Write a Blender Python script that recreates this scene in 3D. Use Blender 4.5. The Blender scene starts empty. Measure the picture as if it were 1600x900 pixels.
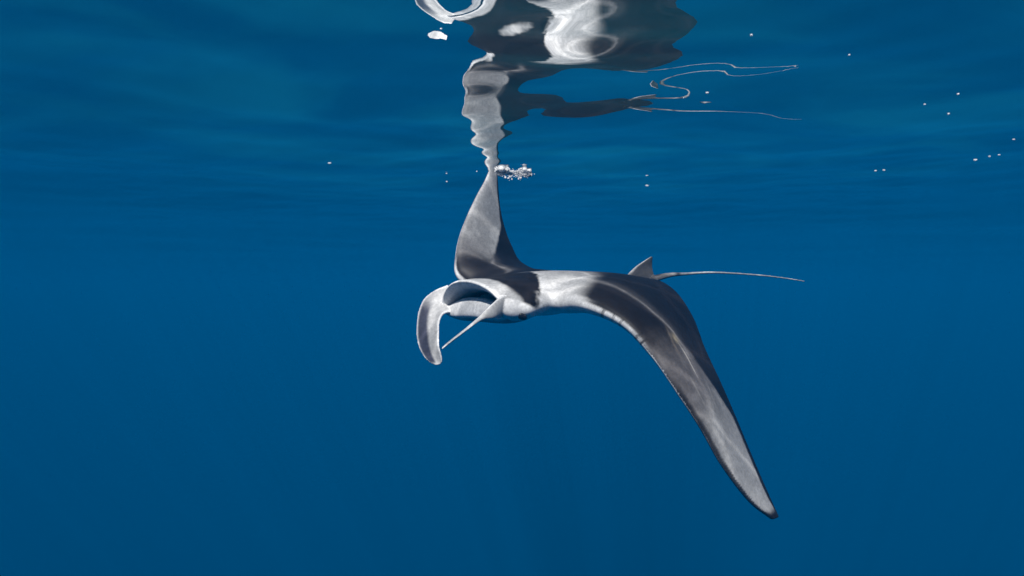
import bpy, math, random
import numpy as np
from mathutils import Vector, kdtree

# ------------------------------------------------------------------ camera, light, exposure
scene = bpy.context.scene
FPX = 953.0                      # focal length in pixels of a 1600 px wide frame
DEPTH = 0.796                    # the lens is this far below the mean water level (z = 0)
cam_data = bpy.data.cameras.new("camera")
cam_data.sensor_width = 36.0
cam_data.lens = 36.0 * FPX / 1600.0
cam_data.clip_start = 0.02
cam_data.clip_end = 2000.0
cam = bpy.data.objects.new("camera", cam_data)
scene.collection.objects.link(cam)
cam.location = (0, 0, -DEPTH)
cam.rotation_euler = (math.radians(90), 0, 0)
scene.camera = cam

SUN_EL, SUN_AZ = 54.5, 195.0     # azimuth clockwise from +Y: behind the camera, a little to its left
world = bpy.data.worlds.new("World")
scene.world = world
world.use_nodes = True
wn = world.node_tree
wn.nodes.clear()
sky = wn.nodes.new("ShaderNodeTexSky")
sky.sky_type = 'NISHITA'
sky.sun_disc = False
sky.sun_elevation = math.radians(SUN_EL)
sky.sun_rotation = math.radians(SUN_AZ)
bg = wn.nodes.new("ShaderNodeBackground")
bg.inputs["Strength"].default_value = 0.1
wo = wn.nodes.new("ShaderNodeOutputWorld")
wn.links.new(sky.outputs[0], bg.inputs["Color"])
wn.links.new(bg.outputs[0], wo.inputs["Surface"])

sun_data = bpy.data.lights.new("sun", 'SUN')
sun_data.energy = 5.0
sun_data.angle = math.radians(0.5)
sun_data.color = (1.0, 0.965, 0.92)
sun = bpy.data.objects.new("sun", sun_data)
scene.collection.objects.link(sun)
_az, _el = math.radians(SUN_AZ), math.radians(SUN_EL)
to_sun = Vector((math.sin(_az) * math.cos(_el), math.cos(_az) * math.cos(_el), math.sin(_el)))
sun.rotation_euler = to_sun.to_track_quat('Z', 'Y').to_euler()
sun.location = to_sun * 30

vs = scene.view_settings
vs.view_transform = 'Standard'
vs.look = 'None'
vs.exposure = 0.0
vs.gamma = 1.0
vs.use_curve_mapping = False
cy = scene.cycles
cy.use_denoising = True
cy.max_bounces = 5
cy.diffuse_bounces = 2
cy.glossy_bounces = 4
cy.volume_bounces = 0
cy.transparent_max_bounces = 8
cy.caustics_reflective = False
cy.caustics_refractive = False

rng = np.random.default_rng(11)
random.seed(4)


# ------------------------------------------------------------------ helpers
def mesh_object(name, verts, faces, material, parent=None, smooth=True):
    me = bpy.data.meshes.new(name)
    me.from_pydata([tuple(v) for v in verts], [], faces)
    me.update()
    if smooth:
        me.polygons.foreach_set("use_smooth", [True] * len(me.polygons))
    if material:
        me.materials.append(material)
    o = bpy.data.objects.new(name, me)
    scene.collection.objects.link(o)
    if parent:
        o.parent = parent
    return o


def tag(o, label=None, cat=None, group=None, kind=None):
    if label: o["label"] = label
    if cat: o["category"] = cat
    if group: o["group"] = group
    if kind: o["kind"] = kind
    return o


def new_mat(name):
    m = bpy.data.materials.new(name)
    m.use_nodes = True
    m.node_tree.nodes.clear()
    nt = m.node_tree
    out = nt.nodes.new("ShaderNodeOutputMaterial")
    return m, nt, out


def at(px, py, y):
    """a point seen at (px, py) of the 1600x900 frame that lies y metres ahead, in world metres"""
    return np.array([(px - 800.0) / FPX * y, y, (450.0 - py) / FPX * y - DEPTH])


def sstep(a, b, x):
    t = np.clip((x - a) / (b - a), 0, 1)
    return t * t * (3 - 2 * t)


def catmull(P, n):
    """resample control rows P (k, d) to n rows, centripetal enough for evenly set rows"""
    P = np.asarray(P, float)
    k = len(P)
    t = np.linspace(0, k - 1, n)
    i = np.clip(np.floor(t).astype(int), 0, k - 2)
    f = (t - i)[:, None]
    pad = np.vstack([2 * P[0] - P[1], P, 2 * P[-1] - P[-2]])
    p0, p1, p2, p3 = pad[i], pad[i + 1], pad[i + 2], pad[i + 3]
    return 0.5 * (2 * p1 + (p2 - p0) * f + (2 * p0 - 5 * p1 + 4 * p2 - p3) * f ** 2 + (3 * p1 - p0 - 3 * p2 + p3) * f ** 3), t


# ------------------------------------------------------------------ water: surface
SWELL = 0.05
SEED = 13
WAVE_DIR, WAVE_SPREAD = 78.0, 38.0
WAVES = [(2.6, 0.018, 5), (1.1, 0.027, 7), (0.5, 0.036, 9), (0.24, 0.030, 9)]      # length, slope, how many


def wave_height(X, Y, S):
    """height of the sea at X, Y; waves too short for the mesh step S fade out"""
    r = np.random.default_rng(SEED)
    H = np.zeros_like(X)
    for lam, slope, num in WAVES:
        for _ in range(num):
            l = lam * r.uniform(0.75, 1.35)
            k = 2 * math.pi / l
            th = math.radians(r.normal(WAVE_DIR, WAVE_SPREAD))
            ph = r.uniform(0, 2 * math.pi)
            a = slope / k * math.sqrt(2.0 / num)
            fade = 1.0 - sstep(0.12 * l, 0.3 * l, S)
            if lam < 2: fade = fade * (1 - .75 * sstep(4.5, 14.0, np.hypot(X, Y)))
            H = H + fade * a * np.sin(k * (X * math.cos(th) + Y * math.sin(th)) + ph)
    # the long swell that runs towards the lens
    u = Y + 0.10 * X - 2.3
    return H - SWELL * u * np.exp(-u * u) * np.exp(-(X / 6.0) ** 2) + 0.02 * np.sin(1.1 * Y + 0.5 * X)


def build_surface():
    def axis(lo, hi, step, far, n_out):
        core = np.arange(lo, hi + 1e-6, step)
        g = np.linspace(0, 1, n_out + 1)[1:]
        grow = lambda span: span * (np.exp(5.2 * g) - 1) / (math.exp(5.2) - 1)
        # outside the fine middle the steps grow towards the edge
        left = lo - grow(far + lo)[::-1] if far + lo > 0 else np.array([])
        right = hi + grow(far - hi)
        return np.concatenate([left, core, right])
    xs = axis(-3.2, 3.2, 0.026, 240.0, 130)
    ys = axis(0.4, 7.0, 0.026, 240.0, 150)
    sx, sy = np.gradient(xs), np.gradient(ys)
    X, Y = np.meshgrid(xs, ys)
    S = np.maximum(*np.meshgrid(sx, sy))
    H = wave_height(X, Y, S)
    ny, nx = X.shape
    verts = np.column_stack([X.ravel(), Y.ravel(), H.ravel()])
    idx = np.arange(nx * ny).reshape(ny, nx)
    faces = np.column_stack([idx[:-1, :-1].ravel(), idx[:-1, 1:].ravel(), idx[1:, 1:].ravel(), idx[1:, :-1].ravel()])
    me = bpy.data.meshes.new("water_surface")
    me.vertices.add(len(verts)); me.vertices.foreach_set("co", verts.ravel())
    me.loops.add(faces.size); me.loops.foreach_set("vertex_index", faces.ravel().astype(np.int32))
    me.polygons.add(len(faces))
    me.polygons.foreach_set("loop_start", np.arange(0, faces.size, 4, dtype=np.int32))
    me.polygons.foreach_set("use_smooth", np.ones(len(faces), dtype=bool))
    me.update(calc_edges=True)

    m, nt, out = new_mat("sea_surface")
    tc = nt.nodes.new("ShaderNodeTexCoord")
    mp = nt.nodes.new("ShaderNodeMapping")
    nt.links.new(tc.outputs["Object"], mp.inputs["Vector"])
    nz = nt.nodes.new("ShaderNodeTexNoise")
    nz.inputs["Scale"].default_value = 0.55
    nz.inputs["Detail"].default_value = 4.0
    nz.inputs["Distortion"].default_value = 0.6
    nt.links.new(mp.outputs[0], nz.inputs["Vector"])
    bump = nt.nodes.new("ShaderNodeBump")
    bump.inputs["Strength"].default_value = 0.10
    bump.inputs["Distance"].default_value = 0.05
    nt.links.new(nz.outputs["Fac"], bump.inputs["Height"])
    fr = nt.nodes.new("ShaderNodeFresnel")
    fr.inputs["IOR"].default_value = 1.333
    gl = nt.nodes.new("ShaderNodeBsdfGlossy")
    gl.inputs["Roughness"].default_value = 0.0
    gl.inputs["Color"].default_value = (0.97, 0.97, 0.97, 1)
    nt.links.new(bump.outputs[0], gl.inputs["Normal"])
    tr = nt.nodes.new("ShaderNodeBsdfTransparent")
    # Voronoi net painted into the transmission colour imitates caustic lines of light
    wz = nt.nodes.new("ShaderNodeTexNoise"); wz.inputs["Scale"].default_value = 1.6; wz.inputs["Detail"].default_value = 2.0
    nt.links.new(tc.outputs["Object"], wz.inputs["Vector"])
    wa = nt.nodes.new("ShaderNodeVectorMath"); wa.operation = 'SCALE'; wa.inputs["Scale"].default_value = 0.55
    nt.links.new(wz.outputs["Color"], wa.inputs[0])
    wb = nt.nodes.new("ShaderNodeVectorMath"); wb.operation = 'ADD'
    nt.links.new(tc.outputs["Object"], wb.inputs[0]); nt.links.new(wa.outputs[0], wb.inputs[1])
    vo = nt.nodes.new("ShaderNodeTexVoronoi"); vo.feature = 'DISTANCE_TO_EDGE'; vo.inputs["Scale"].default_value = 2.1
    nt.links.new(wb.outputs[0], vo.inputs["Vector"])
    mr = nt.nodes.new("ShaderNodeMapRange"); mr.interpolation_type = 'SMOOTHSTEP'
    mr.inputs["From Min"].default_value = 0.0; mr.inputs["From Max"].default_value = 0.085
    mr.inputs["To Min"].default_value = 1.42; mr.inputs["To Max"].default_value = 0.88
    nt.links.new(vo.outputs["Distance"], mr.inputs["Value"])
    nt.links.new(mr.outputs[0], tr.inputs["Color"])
    mix = nt.nodes.new("ShaderNodeMixShader")
    nt.links.new(fr.outputs[0], mix.inputs[0])
    nt.links.new(tr.outputs[0], mix.inputs[1])
    nt.links.new(gl.outputs[0], mix.inputs[2])
    # made-up turquoise translucent patches, added to brighten the surface above the ray
    glow_noise = nt.nodes.new("ShaderNodeTexNoise"); glow_noise.inputs["Scale"].default_value = 0.8; glow_noise.inputs["Detail"].default_value = 3.0
    glow_noise.inputs["Distortion"].default_value = 1.2
    fm = nt.nodes.new("ShaderNodeMapping"); fm.inputs["Scale"].default_value = (0.8, 1.5, 1.0)
    nt.links.new(tc.outputs["Object"], fm.inputs["Vector"]); nt.links.new(fm.outputs[0], glow_noise.inputs["Vector"])
    fr2 = nt.nodes.new("ShaderNodeMapRange"); fr2.interpolation_type = 'SMOOTHSTEP'
    fr2.inputs["From Min"].default_value = 0.38; fr2.inputs["From Max"].default_value = 0.72
    fr2.inputs["To Min"].default_value = 0.006; fr2.inputs["To Max"].default_value = 0.042
    nt.links.new(glow_noise.outputs["Fac"], fr2.inputs["Value"])
    tl = nt.nodes.new("ShaderNodeBsdfTranslucent"); tl.inputs["Color"].default_value = (0.03, 0.75, 0.95, 1)
    mix2 = nt.nodes.new("ShaderNodeMixShader")
    dc = nt.nodes.new("ShaderNodeVectorMath"); dc.operation = 'DISTANCE'; dc.inputs[1].default_value = (0.3, 2.6, 0.0)
    nt.links.new(tc.outputs["Object"], dc.inputs[0])
    df = nt.nodes.new("ShaderNodeMapRange"); df.interpolation_type = 'SMOOTHSTEP'
    df.inputs["From Min"].default_value = 0.3; df.inputs["From Max"].default_value = 4.2
    df.inputs["To Min"].default_value = 1.0; df.inputs["To Max"].default_value = 0.04
    nt.links.new(dc.outputs["Value"], df.inputs["Value"])
    fx = nt.nodes.new("ShaderNodeMath"); fx.operation = 'MULTIPLY'
    nt.links.new(fr2.outputs[0], fx.inputs[0]); nt.links.new(df.outputs[0], fx.inputs[1])
    nt.links.new(fx.outputs[0], mix2.inputs[0])
    nt.links.new(mix.outputs[0], mix2.inputs[1]); nt.links.new(tl.outputs[0], mix2.inputs[2])
    nt.links.new(mix2.outputs[0], out.inputs["Surface"])
    me.materials.append(m)
    o = bpy.data.objects.new("water_surface", me)
    scene.collection.objects.link(o)
    tag(o, "rippled underside of the sea surface mirroring the ray", "water", kind="structure")
    return o


build_surface()


# ------------------------------------------------------------------ water: the blue body of it
def build_haze():
    m, nt, out = new_mat("sea_water")
    pv = nt.nodes.new("ShaderNodeVolumePrincipled")
    pv.inputs["Color"].default_value = (0.0, 0.188, 0.525, 1)
    pv.inputs["Absorption Color"].default_value = (0, 0, 0, 1)
    pv.inputs["Density"].default_value = 0.037
    pv.inputs["Anisotropy"].default_value = -0.10
    nt.links.new(pv.outputs[0], out.inputs["Volume"])
    L, zt, zb = 245.0, 0.35, -120.0
    v = [(x, y, z) for z in (zb, zt) for x, y in ((-L, -L), (L, -L), (L, L), (-L, L))]
    f = [(3, 2, 1, 0), (4, 5, 6, 7), (0, 1, 5, 4), (1, 2, 6, 5), (2, 3, 7, 6), (3, 0, 4, 7)]
    o = mesh_object("haze", v, f, m, smooth=False)
    tag(o, "clear blue sea water filling the whole view", "water", kind="stuff")


build_haze()

# ------------------------------------------------------------------ the manta ray
BACK = np.array([0.8, 0.6, 0.0])        # from head to tail
RIGHT = np.array([-0.6, 0.8, 0.0])      # its right flank, the far one
UP = np.array([0.0, 0.0, 1.0])
NOSE = at(722, 472, 3.1)


def W(b, r, z):
    return NOSE + b * BACK + r * RIGHT + z * UP


# span rows from the near wing tip over the body to the far wing tip:
# leading edge, trailing edge, thickness above and below the chord, fullness of the nose
ROWS = [
    (at(1206, 812, 2.69), at(1217, 808, 2.72), .006, .006),
    (at(1170, 783, 2.64), at(1199, 768, 2.76), .011, .010),
    (at(1127, 726, 2.60), at(1174, 710, 2.82), .017, .013),
    (at(1095, 669, 2.60), at(1150, 652, 2.89), .022, .016),
    (at(1063, 620, 2.62), at(1126, 597, 2.97), .028, .020),
    (at(1019, 556, 2.68), at(1102, 545, 3.10), .040, .028),
    (at(970, 505, 2.76), at(1083, 495, 3.26), .055, .040),
    (at(907, 477, 2.90), at(1056, 455, 3.46), .085, .060),
    (at(862, 476, 3.03), at(1026, 438, 3.68), .115, .070),
    (W(.20, -.14, .03), W(1.27, -.07, .085), .115, .105),
    (W(.20, .14, .03), W(1.27, .07, .085), .115, .105),
    (at(735, 452, 3.55), at(950, 436, 4.00), .100, .085),
    (at(712, 428, 3.62), at(868, 430, 4.05), .075, .060),
    (at(712, 398, 3.70), at(818, 412, 4.09), .050, .040),
    (at(719, 365, 3.78), at(800, 384, 4.11), .036, .028),
    (at(732, 332, 3.86), at(789, 356, 4.12), .026, .020),
    (at(746, 303, 3.94), at(782, 326, 4.12), .018, .015),
    (at(758, 281, 4.01), at(779, 297, 4.12), .011, .010),
    (at(769, 254, 4.09), at(776, 257, 4.12), .006, .006),
]
N_SPAN, N_CH = 300, 84


def disc():
    P = np.array([np.concatenate([le, te, [a, b]]) for le, te, a, b in ROWS])
    R, s = catmull(P, N_SPAN)
    R[:, 6:] = np.maximum(R[:, 6:], 0.005)
    LE, TE, top, bot = R[:, :3], R[:, 3:6], R[:, 6], R[:, 7]
    mid = 0.6 * LE + 0.4 * TE
    span = np.gradient(mid, axis=0)
    chord = TE - LE
    nrm = np.cross(span, chord)          # near tip -> far tip along the span; dorsal side
    nrm /= np.linalg.norm(nrm, axis=1)[:, None]
    nrm *= np.sign((nrm @ UP))[:, None]
    ker = np.ones(9) / 9
    nrm = np.column_stack([np.convolve(np.pad(nrm[:, i], 4, mode='edge'), ker, 'valid') for i in range(3)])
    nrm /= np.linalg.norm(nrm, axis=1)[:, None]
    v = np.linspace(-1, 1, 2 * N_CH + 1)[:-1]        # -1 trailing, below .. 0 leading edge .. 1 trailing, above
    c = v * v * (1.6 - 0.6 * np.abs(v))              # denser near the leading edge
    th = 2.6 * np.sqrt(c) * (1 - c) ** 1.05 * (1 - 0.25 * c) / 1.22
    th = th / th.max()
    pts, at_s, at_v, at_c = [], [], [], []
    for i in range(N_SPAN):
        t = np.where(v >= 0, top[i], -bot[i]) * th
        edge = np.where(v >= 0, 1.0, -1.0) * 0.0045 * np.minimum(1, c / 0.02)
        p = LE[i] + c[:, None] * chord[i] + (t + edge)[:, None] * nrm[i]
        pts.append(p); at_s.append(np.full(len(v), s[i])); at_v.append(np.sign(v + 1e-9)); at_c.append(c)
    V = np.vstack(pts)
    m = len(v)
    faces = []
    for i in range(N_SPAN - 1):
        for j in range(m):
            a, b = i * m + j, i * m + (j + 1) % m
            faces.append((a, a + m, b + m, b))
    faces.append(tuple(range(m)))
    faces.append(tuple(reversed(range((N_SPAN - 1) * m, N_SPAN * m))))
    A = np.column_stack([np.concatenate(at_s), np.concatenate(at_c), np.concatenate(at_v)])
    return V, faces, A


def loft(sections):
    """closed tube through rings of equal point count"""
    m = len(sections[0])
    V = np.vstack(sections)
    faces = []
    for i in range(len(sections) - 1):
        for j in range(m):
            a, b = i * m + j, i * m + (j + 1) % m
            faces.append((a, b, b + m, a + m))
    faces.append(tuple(reversed(range(m))))
    faces.append(tuple(range((len(sections) - 1) * m, len(sections) * m)))
    return V, faces


def head():
    m = 72
    ph = np.linspace(0, 2 * math.pi, m, endpoint=False)
    co, si = np.cos(ph), np.sin(ph)
    #      b,  half width, upper, lower, centre z, droop of the sides, mouth? (0 out .. 1 throat)
    rows = [
        (.62, .20, .09, .10, .03, .00, 0.0),
        (.50, .28, .115, .105, .025, .00, 0.0),
        (.36, .325, .120, .10, .02, .01, 0.0),
        (.24, .335, .122, .098, .01, .02, 0.0),
        (.14, .332, .122, .108, .005, .03, 0.0),
        (.06, .315, .118, .104, .0, .04, 0.0),
        (.015, .300, .114, .085, .0, .045, 0.02),
        (.000, .288, .106, .060, .0, .045, 0.05),
        (.008, .276, .094, -.015, .0, .045, 0.10),
        (.035, .262, .076, -.024, .0, .043, 0.25),
        (.09, .240, .058, -.018, .0, .038, 0.42),
        (.16, .20, .046, .000, .0, .02, 0.8),
        (.23, .15, .045, .020, .0, .01, 1.0),
        (.26, .07, .025, .010, .0, .00, 1.0),
    ]
    R = np.array([[b, w, u, l, z, d, q] for b, w, u, l, z, d, q in rows])
    R, t = catmull(R, 90)
    secs, A = [], []
    for b, w, u, l, z, d, q in R:
        x = w * np.sign(co) * np.abs(co) ** 0.8
        arch = np.abs(si) ** 0.85
        zz = np.where(si >= 0, u * arch, -l * arch) + z - d * (x / max(w, 1e-3)) ** 2
        # the lower lip sits a little behind the upper one, both run back towards the corners
        bb = b + np.where(si < 0, 0.050 * arch, 0.0) * (1 - sstep(.1, .3, np.full(m, b))) + 0.05 * (x / .3) ** 2 * (1 - sstep(.05, .3, np.full(m, b)))
        secs.append(np.array([W(bb[j], x[j], zz[j]) for j in range(m)]))
        A.append(np.column_stack([np.full(m, b), si, np.full(m, q)]))
    V, F = loft(secs)
    return V, F, np.vstack(A)


def blade(rows, n, curl):
    """flattened lobe: rows of (edge a, edge b, half thickness); curl bows the blade"""
    P = np.array([np.concatenate([a, b, [t]]) for a, b, t in rows])
    R, t = catmull(P, n)
    m = 40
    ph = np.linspace(0, 2 * math.pi, m, endpoint=False)
    secs, A = [], []
    mids = (R[:, :3] + R[:, 3:6]) / 2
    along = np.gradient(mids, axis=0)
    for i in range(n):
        a, b, th = R[i, :3], R[i, 3:6], max(R[i, 6], .0045)
        wv = (b - a) / 2
        nn = np.cross(along[i], wv)
        nn /= np.linalg.norm(nn) + 1e-9
        w = np.cos(ph)
        secs.append(mids[i] + w[:, None] * wv + (np.sin(ph) * th * (1 + 0 * w) + curl * np.linalg.norm(wv) * (w * w - .5))[:, None] * nn)
        A.append(np.column_stack([np.full(m, i / (n - 1)), w, np.sign(np.sin(ph) + 1e-9)]))
    V, F = loft(secs)
    return V, F, np.vstack(A)


def lobe_far():
    rows = [
        (at(700, 446, 3.42), at(712, 492, 3.34), .020),
        (at(680, 455, 3.42), at(703, 490, 3.32), .020),
        (at(664, 468, 3.40), at(693, 494, 3.28), .018),
        (at(655, 488, 3.36), at(688, 507, 3.24), .016),
        (at(652, 512, 3.31), at(688, 522, 3.20), .014),
        (at(654, 536, 3.27), at(688, 540, 3.17), .013),
        (at(661, 554, 3.23), at(691, 554, 3.16), .011),
        (at(671, 566, 3.20), at(692, 564, 3.16), .009),
        (at(680, 571, 3.18), at(688, 570, 3.16), .006),
    ]
    return blade(rows, 70, 0.22)


def lobe_near():
    rows = [
        (at(800, 458, 3.02), at(792, 495, 2.99), .022),
        (at(784, 462, 2.92), at(773, 499, 2.86), .018),
        (at(767, 476, 2.85), at(757, 500, 2.80), .011),
        (at(750, 493, 2.80), at(744, 506, 2.76), .008),
        (at(733, 509, 2.76), at(729, 516, 2.72), .0065),
        (at(715, 524, 2.72), at(711, 529, 2.68), .006),
        (at(700, 536, 2.69), at(698, 539, 2.65), .0055),
        (at(690, 545, 2.66), at(690, 546, 2.64), .005),
    ]
    return blade(rows, 70, 0.05)


def tail():
    P = np.array([
        list(W(1.10, 0, .085)) + [.050], list(W(1.26, 0, .088)) + [.036],
        list(at(1040, 431, 3.90)) + [.018], list(at(1072, 428, 3.98)) + [.0105],
        list(at(1109, 426, 4.08)) + [.0085], list(at(1150, 427.5, 4.2)) + [.0075], list(at(1195, 431, 4.32)) + [.0068],
        list(at(1228, 435, 4.41)) + [.0062], list(at(1257, 439.5, 4.5)) + [.0055]])
    R, t = catmull(P, 160)
    d = np.gradient(R[:, :3], axis=0)
    d /= np.linalg.norm(d, axis=1)[:, None]
    side = np.cross(d, UP); side /= np.linalg.norm(side, axis=1)[:, None]
    up = np.cross(side, d)
    ph = np.linspace(0, 2 * math.pi, 14, endpoint=False)
    secs, A = [], []
    for i in range(len(R)):
        flat = 1 + 1.2 * sstep(.05, .02, np.array(R[i, 3]))[()] * 0
        secs.append(R[i, :3] + R[i, 3] * (np.cos(ph)[:, None] * side[i] * flat + np.sin(ph)[:, None] * up[i]))
        A.append(np.column_stack([np.full(14, i / (len(R) - 1)), np.sin(ph), np.zeros(14)]))
    V, F = loft(secs)
    return V, F, np.vstack(A)


def dorsal_fin():
    rows = [
        (at(972, 440, 3.78), at(1024, 440, 3.90), .016),
        (at(980, 429, 3.79), at(1022, 431, 3.89), .014),
        (at(992, 417, 3.81), at(1020, 421, 3.885), .010),
        (at(1005, 408, 3.83), at(1019.5, 411, 3.88), .007),
        (at(1017, 400.5, 3.86), at(1020, 401, 3.87), .005),
    ]
    return blade(rows, 40, 0.0)


PARTS = [disc, head, lobe_far, lobe_near, tail, dorsal_fin]
VOXEL = 0.0052


def build_body():
    AV, AF, AA, AID = [], [], [], []
    off = 0
    for k, fn in enumerate(PARTS):
        V, F, A = fn()
        AV.append(V); AF += [tuple(i + off for i in f) for f in F]
        AA.append(A); AID.append(np.full(len(V), k))
        off += len(V)
    V = np.vstack(AV); A = np.vstack(AA); ID = np.concatenate(AID)
    src = bpy.data.meshes.new("shape_source")
    src.from_pydata(V.tolist(), [], AF)
    src.update()
    tmp = bpy.data.objects.new("shape_source", src)
    scene.collection.objects.link(tmp)
    # consistent outward faces
    import bmesh
    bm = bmesh.new(); bm.from_mesh(src); bmesh.ops.recalc_face_normals(bm, faces=bm.faces); bm.to_mesh(src); bm.free()
    rm = tmp.modifiers.new("fuse", 'REMESH')
    rm.mode = 'VOXEL'; rm.voxel_size = VOXEL; rm.adaptivity = 0.0
    sm = tmp.modifiers.new("ease", 'SMOOTH')
    sm.factor = 0.5; sm.iterations = 5
    dg = bpy.context.evaluated_depsgraph_get()
    me = bpy.data.meshes.new_from_object(tmp.evaluated_get(dg))
    me.name = "manta_ray"
    bpy.data.objects.remove(tmp); bpy.data.meshes.remove(src)
    n = len(me.vertices)
    co = np.empty(n * 3); me.vertices.foreach_get("co", co); co = co.reshape(-1, 3)
    # ease the fold between the head and the wing roots
    ne = len(me.edges); ed = np.empty(ne * 2, dtype=np.int32); me.edges.foreach_get("vertices", ed); ed = ed.reshape(-1, 2)
    d = co - NOSE
    fb, fr_ = d @ BACK, np.abs(d @ RIGHT)
    wgt = (sstep(.10, .18, fb) * sstep(.52, .40, fb) * sstep(.20, .27, fr_) * sstep(.50, .40, fr_) * .8)[:, None]
    deg = np.bincount(ed.ravel(), minlength=n)[:, None]
    for _ in range(45):
        acc = np.zeros_like(co)
        np.add.at(acc, ed[:, 0], co[ed[:, 1]]); np.add.at(acc, ed[:, 1], co[ed[:, 0]])
        co = co + wgt * (acc / deg - co)
    me.vertices.foreach_set("co", co.ravel()); me.update()
    kd = kdtree.KDTree(len(V))
    for i, p in enumerate(V): kd.insert(p, i)
    kd.balance()
    prm = np.zeros((n, 3)); pid = np.zeros(n, int)
    for i in range(n):
        hits = kd.find_n(co[i], 5)
        i0 = hits[0][1]
        k0 = ID[i0]
        ws = 0.0; acc = np.zeros(3)
        for _, j, d in hits:
            if ID[j] == k0 and (k0 != 0 or A[j, 2] == A[i0, 2]):
                w = 1.0 / (d + 1e-4) ** 1.5
                acc += w * A[j]; ws += w
        prm[i] = acc / ws; pid[i] = k0
    return me, co, prm, pid


def value_noise(p, scale, seed):
    """smooth 3-D value noise, -1..1"""
    r = np.random.default_rng(seed)
    tab = r.uniform(-1, 1, 4096)
    q = p * scale
    i = np.floor(q).astype(np.int64); f = q - i; f = f * f * (3 - 2 * f)
    def h(a, b, c): return tab[(a * 73856093 ^ b * 19349663 ^ c * 83492791) & 4095]
    out = 0
    for dx in (0, 1):
        for dy in (0, 1):
            for dz in (0, 1):
                w = (f[:, 0] if dx else 1 - f[:, 0]) * (f[:, 1] if dy else 1 - f[:, 1]) * (f[:, 2] if dz else 1 - f[:, 2])
                out = out + w * h(i[:, 0] + dx, i[:, 1] + dy, i[:, 2] + dz)
    return out


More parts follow.
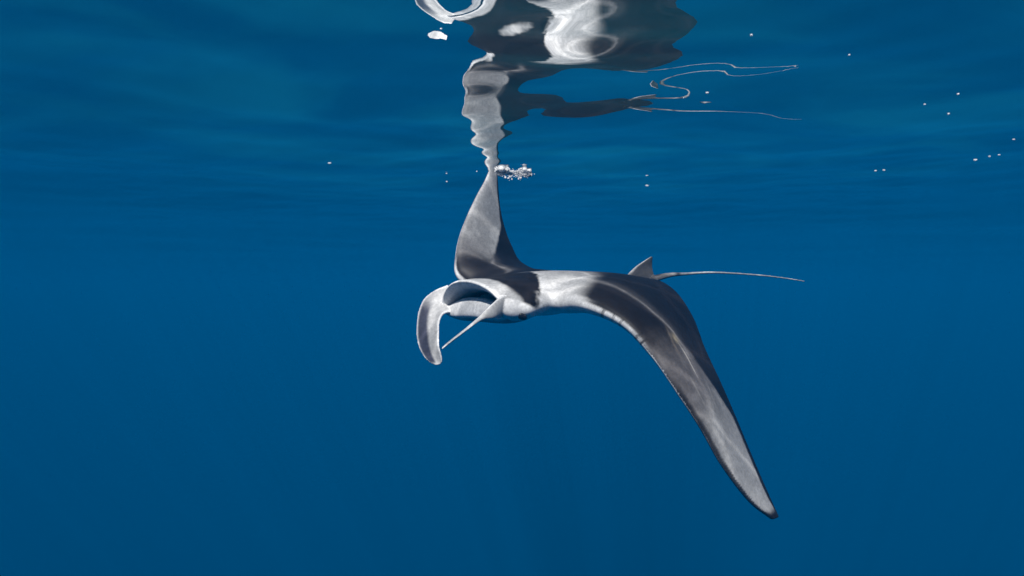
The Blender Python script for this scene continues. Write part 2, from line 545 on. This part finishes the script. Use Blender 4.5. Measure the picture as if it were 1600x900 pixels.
def paint(co, prm, pid):
    """skin colours laid out on the animal's own axes: b from nose to tail, r across, z up, and the wings' span and chord"""
    n = len(co)
    d = co - NOSE
    b, r, z = d @ BACK, d @ RIGHT, d[:, 2]
    ar = np.abs(r)
    n1 = value_noise(co, 9.0, 1); n2 = value_noise(co, 26.0, 2); n3 = value_noise(co, 70.0, 3); n0 = value_noise(co, 3.5, 4)
    wob = 0.6 * n1 + 0.3 * n2 + 0.15 * n3
    DARK = np.array([.0105, .0082, .0088]); BROWN = np.array([.075, .062, .058]); GREY = np.array([.21, .205, .21])
    PALE = np.array([.36, .365, .37]); WHITE = np.array([.80, .81, .82])
    col = np.tile(DARK, (n, 1))

    def lay(mask, c):
        nonlocal col
        col = col * (1 - mask[:, None]) + mask[:, None] * np.asarray(c)

    body = (pid == 0) | (pid == 1)
    wing = pid == 0
    s = np.where(prm[:, 0] > 9, 18 - prm[:, 0], prm[:, 0])      # 0 wing tip .. 9 midline
    far = prm[:, 0] > 9
    c, dorsal = prm[:, 1], prm[:, 2] > 0
    up = wing & dorsal
    # slight brown cast on the dark wings
    lay(up * sstep(.0, .8, n0 + .2) * sstep(7.5, 5.0, s) * .4, BROWN * .5)
    # pale outer wing
    cb = np.interp(s, [0, 1, 2, 3.0, 3.9, 4.9, 5.6, 6.7], [.80, .80, .86, .84, .68, .50, .36, .22]) + .03 * wob
    inb = sstep(cb + .035, cb - .035, c)
    onset = sstep(5.6 + .3 * wob, 4.2, s - .6 * (far & (c < .5)) * 0)
    lay(up * inb * onset * .9, GREY * np.array([.95, .93, .93]))
    lay(up * inb * sstep(4.6, 2.6, s + .5 * wob - 1.2 * (c - .3)), PALE)
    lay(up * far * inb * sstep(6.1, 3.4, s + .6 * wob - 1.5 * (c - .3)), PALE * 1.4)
    lay(up * inb * sstep(.75, .3, np.abs(n1 + .4 * n2)) * sstep(5.4, 4.4, s) * sstep(1.8, 3.5, s) * .30, DARK * 3)
    # dark rim along the leading edge of the outer wing, dark tip
    rim = np.interp(s, [0, .6, 1.6, 3, 4.2, 5.0], [.20, .06, .04, .028, .018, .0])
    lay(up * sstep(rim + .03, rim - .015, c + .02 * wob) * sstep(4.9, 3.9, s) * (~far) * .9, DARK)
    lay(up * sstep(.62, .25, s + .15 * wob) * np.where(far, .25, 1.0), DARK)
    # pale strip that runs from the shoulder out along the wing
    rc = np.interp(s, [4.6, 5.05, 5.45, 5.97, 6.6, 7.4, 8.0], [.44, .43, .40, .31, .27, .21, .16])
    lay(up * (s > 4.7) * np.exp(-((c - rc) / (.022 + .01 * n1)) ** 2) * sstep(8.0, 7.0, s) * (.75 + .25 * n2), GREY * .85)
    lay(up * (s > 4.5) * np.exp(-((c - rc - .03) / .06) ** 2) * sstep(7.6, 6.6, s) * .25, GREY * .7)
    # scar, yellowish, with fine lines running out of it
    sp = np.exp(-(((s - 5.25) / .13) ** 2 + ((c - .37) / .035) ** 2)) * (~far) * up
    lay(sp * (.7 + .3 * n2), [.46, .40, .29])
    lay(up * (~far) * np.exp(-((c - .30 - .09 * (s - 5.2) - .02 * n1) / .02) ** 2) * sstep(5.7, 5.3, s) * sstep(4.6, 5.1, s) * .5, [.27, .23, .19])
    for c0, sl, s0, s1, st in ((.40, .02, 4.2, 5.25, .65), (.22, -.03, 3.4, 4.4, .35), (.45, -.10, 3.2, 4.2, .35)):
        lay(up * (~far) * np.exp(-((c - c0 - sl * (s0 - s) - .012 * n1) / .011) ** 2) * sstep(s0, s0 + .3, s) * sstep(s1, s1 - .3, s) * st, [.50, .49, .47])
    # belly and the white rounded front of the wing root
    lay(wing * (~dorsal) * 1.0, WHITE * .92)
    lay(wing * (~dorsal) * sstep(.75, .92, c + .05 * wob) * .8, DARK * 3)
    lay(wing * (~dorsal) * sstep(4.4, 3.0, s) * sstep(.15, .0, c) * .8, DARK * 3)
    lay(up * sstep(.012, .002, c) * sstep(4.9, 6.0, s), WHITE)
    lay(up * sstep(.035 + .01 * n2, .014, c) * sstep(6.6, 7.4, s) * sstep(8.7, 8.2, s), WHITE)
    for s0, wd in ((6.46, .030), (6.22, .022), (6.0, .026), (5.52, .03), (5.36, .02)):
        lay(wing * (~far) * np.exp(-((s - s0 - .4 * c) / wd) ** 2) * (c < .03) * .85, DARK)

    # shoulder patches, one either side of the black back
    inner = (b - .268) / .165 - (.30 - ar) / .30 + .20 * wob
    outer = np.interp(b, [.30, .35, .40, .49, .60, .70], [.50, .50, .485, .45, .38, .30]) - .02 * wob
    sh = body * sstep(-.05, .07, inner) * sstep(outer + .05, outer - .09, ar) * sstep(.80, .48, b + .05 * n1) * (b > .2) * sstep(.10, -.02, r)
    ok = np.where(wing, dorsal, prm[:, 1] > -.6)
    lay(sh * ok, PALE * (1.05 + .10 * n1 + .55 * sstep(.50, .30, b))[:, None])
    lay(sh * ok * np.exp(-((ar - .33 - .25 * (b - .45) + .01 * n1) / .012) ** 2) * .6, WHITE * .8)

    # head
    hd = pid == 1
    hb, hs, hq = prm[:, 0], prm[:, 1], prm[:, 2]
    front = body * (hd | (ar < .34)) * (ar < .40) * sstep(.105, .07, b - .05 * (r / .3) ** 2 + .018 * wob) * (z > -.3)
    lay(front, PALE * 1.35)
    lay(front * sstep(.2, .6, n2) * .25, GREY)
    # underside of the head and its white flanks below the eye line
    zl = np.interp(b, [-.1, .03, .08, .13, .17, .21, .25, .30, .4], [.03, .02, .022, .010, -.012, -.035, -.040, -.01, -.03]) + .012 * wob
    lay(body * hd * sstep(.012, -.008, z - zl), WHITE * 1.05)
    lay(hd * sstep(.16, .09, hb) * (ar < .28) * sstep(.0, -.2, hs) * (hq < .1), [.27, .34, .36])
    # torn looking white streak in front of the wing root
    stq = body * sstep(.215, .250, b + .016 * n2 + .01 * n3) * sstep(.36, .29, b + .03 * n1) * (ar > .22) * (r < 0) * sstep(.060, .020, z + .025 * n2 + .01 * n3)
    lay(stq, WHITE)
    # mouth lining
    lay(hd * sstep(.04, .12, hq), WHITE * .9)
    lay(hd * sstep(.60, .80, hq + .05 * n1), DARK * 2)
    lay(hd * sstep(.012, .035, hq) * sstep(.2, .12, hq), WHITE)

    # cephalic lobes: white rim, grey blade, slate stripe along the outer half
    for k in (2, 3):
        lb = pid == k
        t, w = prm[:, 0], prm[:, 1]
        lay(lb * 1.0, PALE * 1.25)
        if k == 2:
            lay(lb * sstep(.22, .36, t + .03 * n1) * sstep(.94, .86, t) * sstep(.12, -.22, w + .1 * n1) * sstep(-.93, -.72, w), [.055, .058, .085])
            lay(lb * sstep(.30, .0, t) * sstep(-.2, -.8, w) * .0, DARK)
        lay(lb * sstep(.80, .93, np.abs(w)), WHITE * .95)
        lay(lb * sstep(.92, .97, t), WHITE * .95)
    # tail and dorsal fin
    tl = pid == 4
    lay(tl * sstep(.2, .38, prm[:, 0] + .08 * n2) * .95, PALE * 1.25)
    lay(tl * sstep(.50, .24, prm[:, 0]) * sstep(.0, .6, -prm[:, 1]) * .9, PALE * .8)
    df = pid == 5
    lay(df * .8, [.10, .10, .105])
    lay(df * sstep(-.72, -.93, prm[:, 1]) * sstep(.2, .4, prm[:, 0]), PALE * 1.2)
    col *= (1 + .10 * n3 + .06 * n2)[:, None]
    return np.clip(col, .006, .88)


def build_manta():
    me, co, prm, pid = build_body()
    col = paint(co, prm, pid)
    ca = me.color_attributes.new("skin", 'FLOAT_COLOR', 'POINT')
    ca.data.foreach_set("color", np.column_stack([col, np.ones(len(col))]).ravel())
    me.polygons.foreach_set("use_smooth", [True] * len(me.polygons))
    m, nt, out = new_mat("manta_skin")
    at_ = nt.nodes.new("ShaderNodeAttribute"); at_.attribute_name = "skin"
    bs = nt.nodes.new("ShaderNodeBsdfPrincipled")
    bs.inputs["Roughness"].default_value = 0.5
    bs.inputs["Specular IOR Level"].default_value = 0.16
    tc = nt.nodes.new("ShaderNodeTexCoord")
    fine = nt.nodes.new("ShaderNodeTexNoise"); fine.inputs["Scale"].default_value = 85.0; fine.inputs["Detail"].default_value = 5.0
    nt.links.new(tc.outputs["Object"], fine.inputs["Vector"])
    rg = nt.nodes.new("ShaderNodeMapRange")
    rg.inputs["From Min"].default_value = 0.3; rg.inputs["From Max"].default_value = 0.7
    rg.inputs["To Min"].default_value = 0.84; rg.inputs["To Max"].default_value = 1.14
    nt.links.new(fine.outputs["Fac"], rg.inputs["Value"])
    mul = nt.nodes.new("ShaderNodeVectorMath"); mul.operation = 'SCALE'
    nt.links.new(at_.outputs["Color"], mul.inputs[0]); nt.links.new(rg.outputs[0], mul.inputs["Scale"])
    mot = nt.nodes.new("ShaderNodeTexNoise"); mot.inputs["Scale"].default_value = 17.0; mot.inputs["Detail"].default_value = 7.0
    mot.inputs["Roughness"].default_value = 0.7; mot.inputs["Distortion"].default_value = 0.5
    nt.links.new(tc.outputs["Object"], mot.inputs["Vector"])
    rg2 = nt.nodes.new("ShaderNodeMapRange")
    rg2.inputs["From Min"].default_value = 0.35; rg2.inputs["From Max"].default_value = 0.65
    rg2.inputs["To Min"].default_value = 0.86; rg2.inputs["To Max"].default_value = 1.08
    nt.links.new(mot.outputs["Fac"], rg2.inputs["Value"])
    mul2 = nt.nodes.new("ShaderNodeVectorMath"); mul2.operation = 'SCALE'
    nt.links.new(mul.outputs[0], mul2.inputs[0]); nt.links.new(rg2.outputs[0], mul2.inputs["Scale"])
    nt.links.new(mul2.outputs[0], bs.inputs["Base Color"])
    bp = nt.nodes.new("ShaderNodeBump"); bp.inputs["Strength"].default_value = 0.12; bp.inputs["Distance"].default_value = 0.003
    nt.links.new(fine.outputs["Fac"], bp.inputs["Height"]); nt.links.new(bp.outputs[0], bs.inputs["Normal"])
    nt.links.new(bs.outputs[0], out.inputs["Surface"])
    me.materials.append(m)
    o = bpy.data.objects.new("manta_ray", me)
    scene.collection.objects.link(o)
    em, ent, eout = new_mat("eye_gloss")
    eb = ent.nodes.new("ShaderNodeBsdfPrincipled")
    eb.inputs["Base Color"].default_value = (.012, .011, .013, 1); eb.inputs["Roughness"].default_value = .15
    ent.links.new(eb.outputs[0], eout.inputs["Surface"])
    for side in (-1, 1):
        vv, ff = [], []
        nu, nv = 20, 12
        for i in range(nv + 1):
            for j in range(nu):
                la, lo = math.pi * (i / nv - .5), 2 * math.pi * j / nu
                x, y, zz = math.cos(la) * math.cos(lo), math.cos(la) * math.sin(lo), math.sin(la)
                vv.append(W(.148 + .026 * x, side * (.306 + .022 * y), -.066 + .018 * zz - .3 * .026 * x))
        for i in range(nv):
            for j in range(nu):
                k = i * nu + j; k2 = i * nu + (j + 1) % nu
                ff.append((k, k2, k2 + nu, k + nu))
        mesh_object("eye", vv, ff, em, o)
    tag(o, "black and pale grey manta ray with open mouth and one wingtip at the surface", "manta ray")
    return o


build_manta()


# ------------------------------------------------------------------ foam and bubbles at the surface
def bubble_material():
    m, nt, out = new_mat("bubble_white")
    bs = nt.nodes.new("ShaderNodeBsdfPrincipled")
    bs.inputs["Base Color"].default_value = (.90, .92, .93, 1)
    bs.inputs["Subsurface Weight"].default_value = 1.0
    bs.inputs["Subsurface Radius"].default_value = (1.0, 1.0, 1.0)
    bs.inputs["Subsurface Scale"].default_value = 0.02
    bs.inputs["Roughness"].default_value = .25
    nt.links.new(bs.outputs[0], out.inputs["Surface"])
    return m


def ball(center, rad, squash=(1, 1, 1), nu=10, nv=6, seed=0, rough=0.0):
    r = np.random.default_rng(seed)
    vv, ff = [], []
    for i in range(nv + 1):
        for j in range(nu):
            la, lo = math.pi * (i / nv - .5), 2 * math.pi * j / nu
            k = 1 + rough * r.uniform(-1, 1)
            vv.append((center[0] + k * rad * squash[0] * math.cos(la) * math.cos(lo),
                       center[1] + k * rad * squash[1] * math.cos(la) * math.sin(lo), center[2] + k * rad * squash[2] * math.sin(la)))
    for i in range(nv):
        for j in range(nu):
            k, k2 = i * nu + j, i * nu + (j + 1) % nu
            ff.append((k, k2, k2 + nu, k + nu))
    return vv, ff


def afloat(px, py, sink):
    """the spot on the rippled surface seen at px, py, kept just under the water"""
    y = DEPTH * FPX / (450.0 - py)
    for _ in range(6):
        x = (px - 800.0) / FPX * y
        h = float(wave_height(np.array([x]), np.array([y]), np.array([0.026]))[0])
        y = (DEPTH + h - sink) * FPX / (450.0 - py)
    return np.array([(px - 800.0) / FPX * y, y, h - sink])


WHITE_BUBBLE = bubble_material()


def build_foam():
    r = np.random.default_rng(3)
    V, F = [], []

    def add(px, py, rad, sq, rough):
        p = afloat(px, py, rad * .6)
        v, f = ball(p, rad, sq, 10, 6, int(r.integers(1e6)), rough)
        F.extend(tuple(i + len(V) for i in q) for q in f); V.extend(v)
    for _ in range(60):                                     # the solid lump beside the wing tip
        t = r.uniform(0, 1)
        add(779 + 20 * t + r.normal(0, 1.0), 267 + 3 * t + r.normal(0, 1.8) * (1 - .6 * t), r.uniform(.014, .022) * (1 - .5 * t), (1.4, 1.2, .9), .10)
    for _ in range(320):                                    # fine froth
        t = r.uniform(0, 1) ** .8
        add(780 + 46 * t + r.normal(0, 2), 269 + 4 * t + r.normal(0, 2.6), r.uniform(.0012, .0042), (1.4, 1.2, .9), .2)
    for _ in range(25):                                     # loose bubbles trailing away from it
        a = r.uniform(0, 2 * math.pi)
        k = 1 + r.normal(0, .25)
        add(808 + 17 * k * math.cos(a) + r.normal(0, 3), 274 + 7 * k * math.sin(a) + r.normal(0, 2.2), r.uniform(.0012, .0075) ** 1.0, (1.3, 1, .8), .3)
    for _ in range(22):
        add(821 + r.normal(0, 3.5), 271.5 + r.normal(0, 3), r.uniform(.004, .013), (1.4, 1.2, .8), .15)
    o = mesh_object("foam", V, F, WHITE_BUBBLE)
    tag(o, "small burst of white foam and bubbles where the raised wingtip touches the surface", "foam", kind="stuff")


build_foam()

BUBBLES = [
    (1174, 55, 2.3, "brightest white bubble at upper right, right of the mirrored ray"),
    (1327, 86, 1.9, "small white bubble alone at upper right, right of the brightest bubble"),
    (1105, 145, 1.5, "tiny bubble just below the broken dark wing reflection"),
    (1497, 147, 1.8, "white bubble near the right edge, upper one of a loose pair"),
    (1482, 178, 1.9, "white bubble near the right edge, lower one of a loose pair"),
    (1445, 163, 1.0, "faint speck of a bubble left of the loose pair near the right edge"),
    (1584, 218, 1.3, "dim bubble closest to the right edge of the view"),
    (1368, 267, 1.4, "left bubble of a touching pair at right, level with the wingtip"),
    (1381, 266, 1.4, "right bubble of a touching pair at right, level with the wingtip"),
    (1524, 250, 2.0, "largest bubble at the left end of a short slanting row, far right"),
    (1546, 244.5, 1.5, "middle bubble of a short slanting row at the far right"),
    (1561, 242, 1.2, "last bubble at the right end of a short slanting row"),
    (1011, 290, 1.5, "lone tiny bubble right of the foam burst"),
    (515, 255, 1.7, "lone white bubble left of the raised wing, level with its tip"),
    (689, 45, 1.5, "tiny bubble left of the mirrored ray near the top"),
    (698, 284, 1.4, "tiny bubble close to the left of the raised wingtip"),
    (1068, 153, 1.0, "faint speck of a bubble under the broken dark reflection"),
    (745, 268, .9, "faintest speck of a bubble touching the raised wingtip's left side"),
]
for px, py, rp, label in BUBBLES:
    rad = 0.92 * rp / FPX * DEPTH * FPX / (450.0 - py)
    p = afloat(px, py, rad * .25)
    v, f = ball((0, 0, 0), rad, (random.uniform(.8, 1.9), random.uniform(.8, 1.3), random.uniform(.55, 1.0)), 12, 8, int(px), .08)
    o = mesh_object("bubble", v, f, WHITE_BUBBLE)
    o.location = p
    tag(o, label, "bubble", "loose white bubbles drifting under the surface")
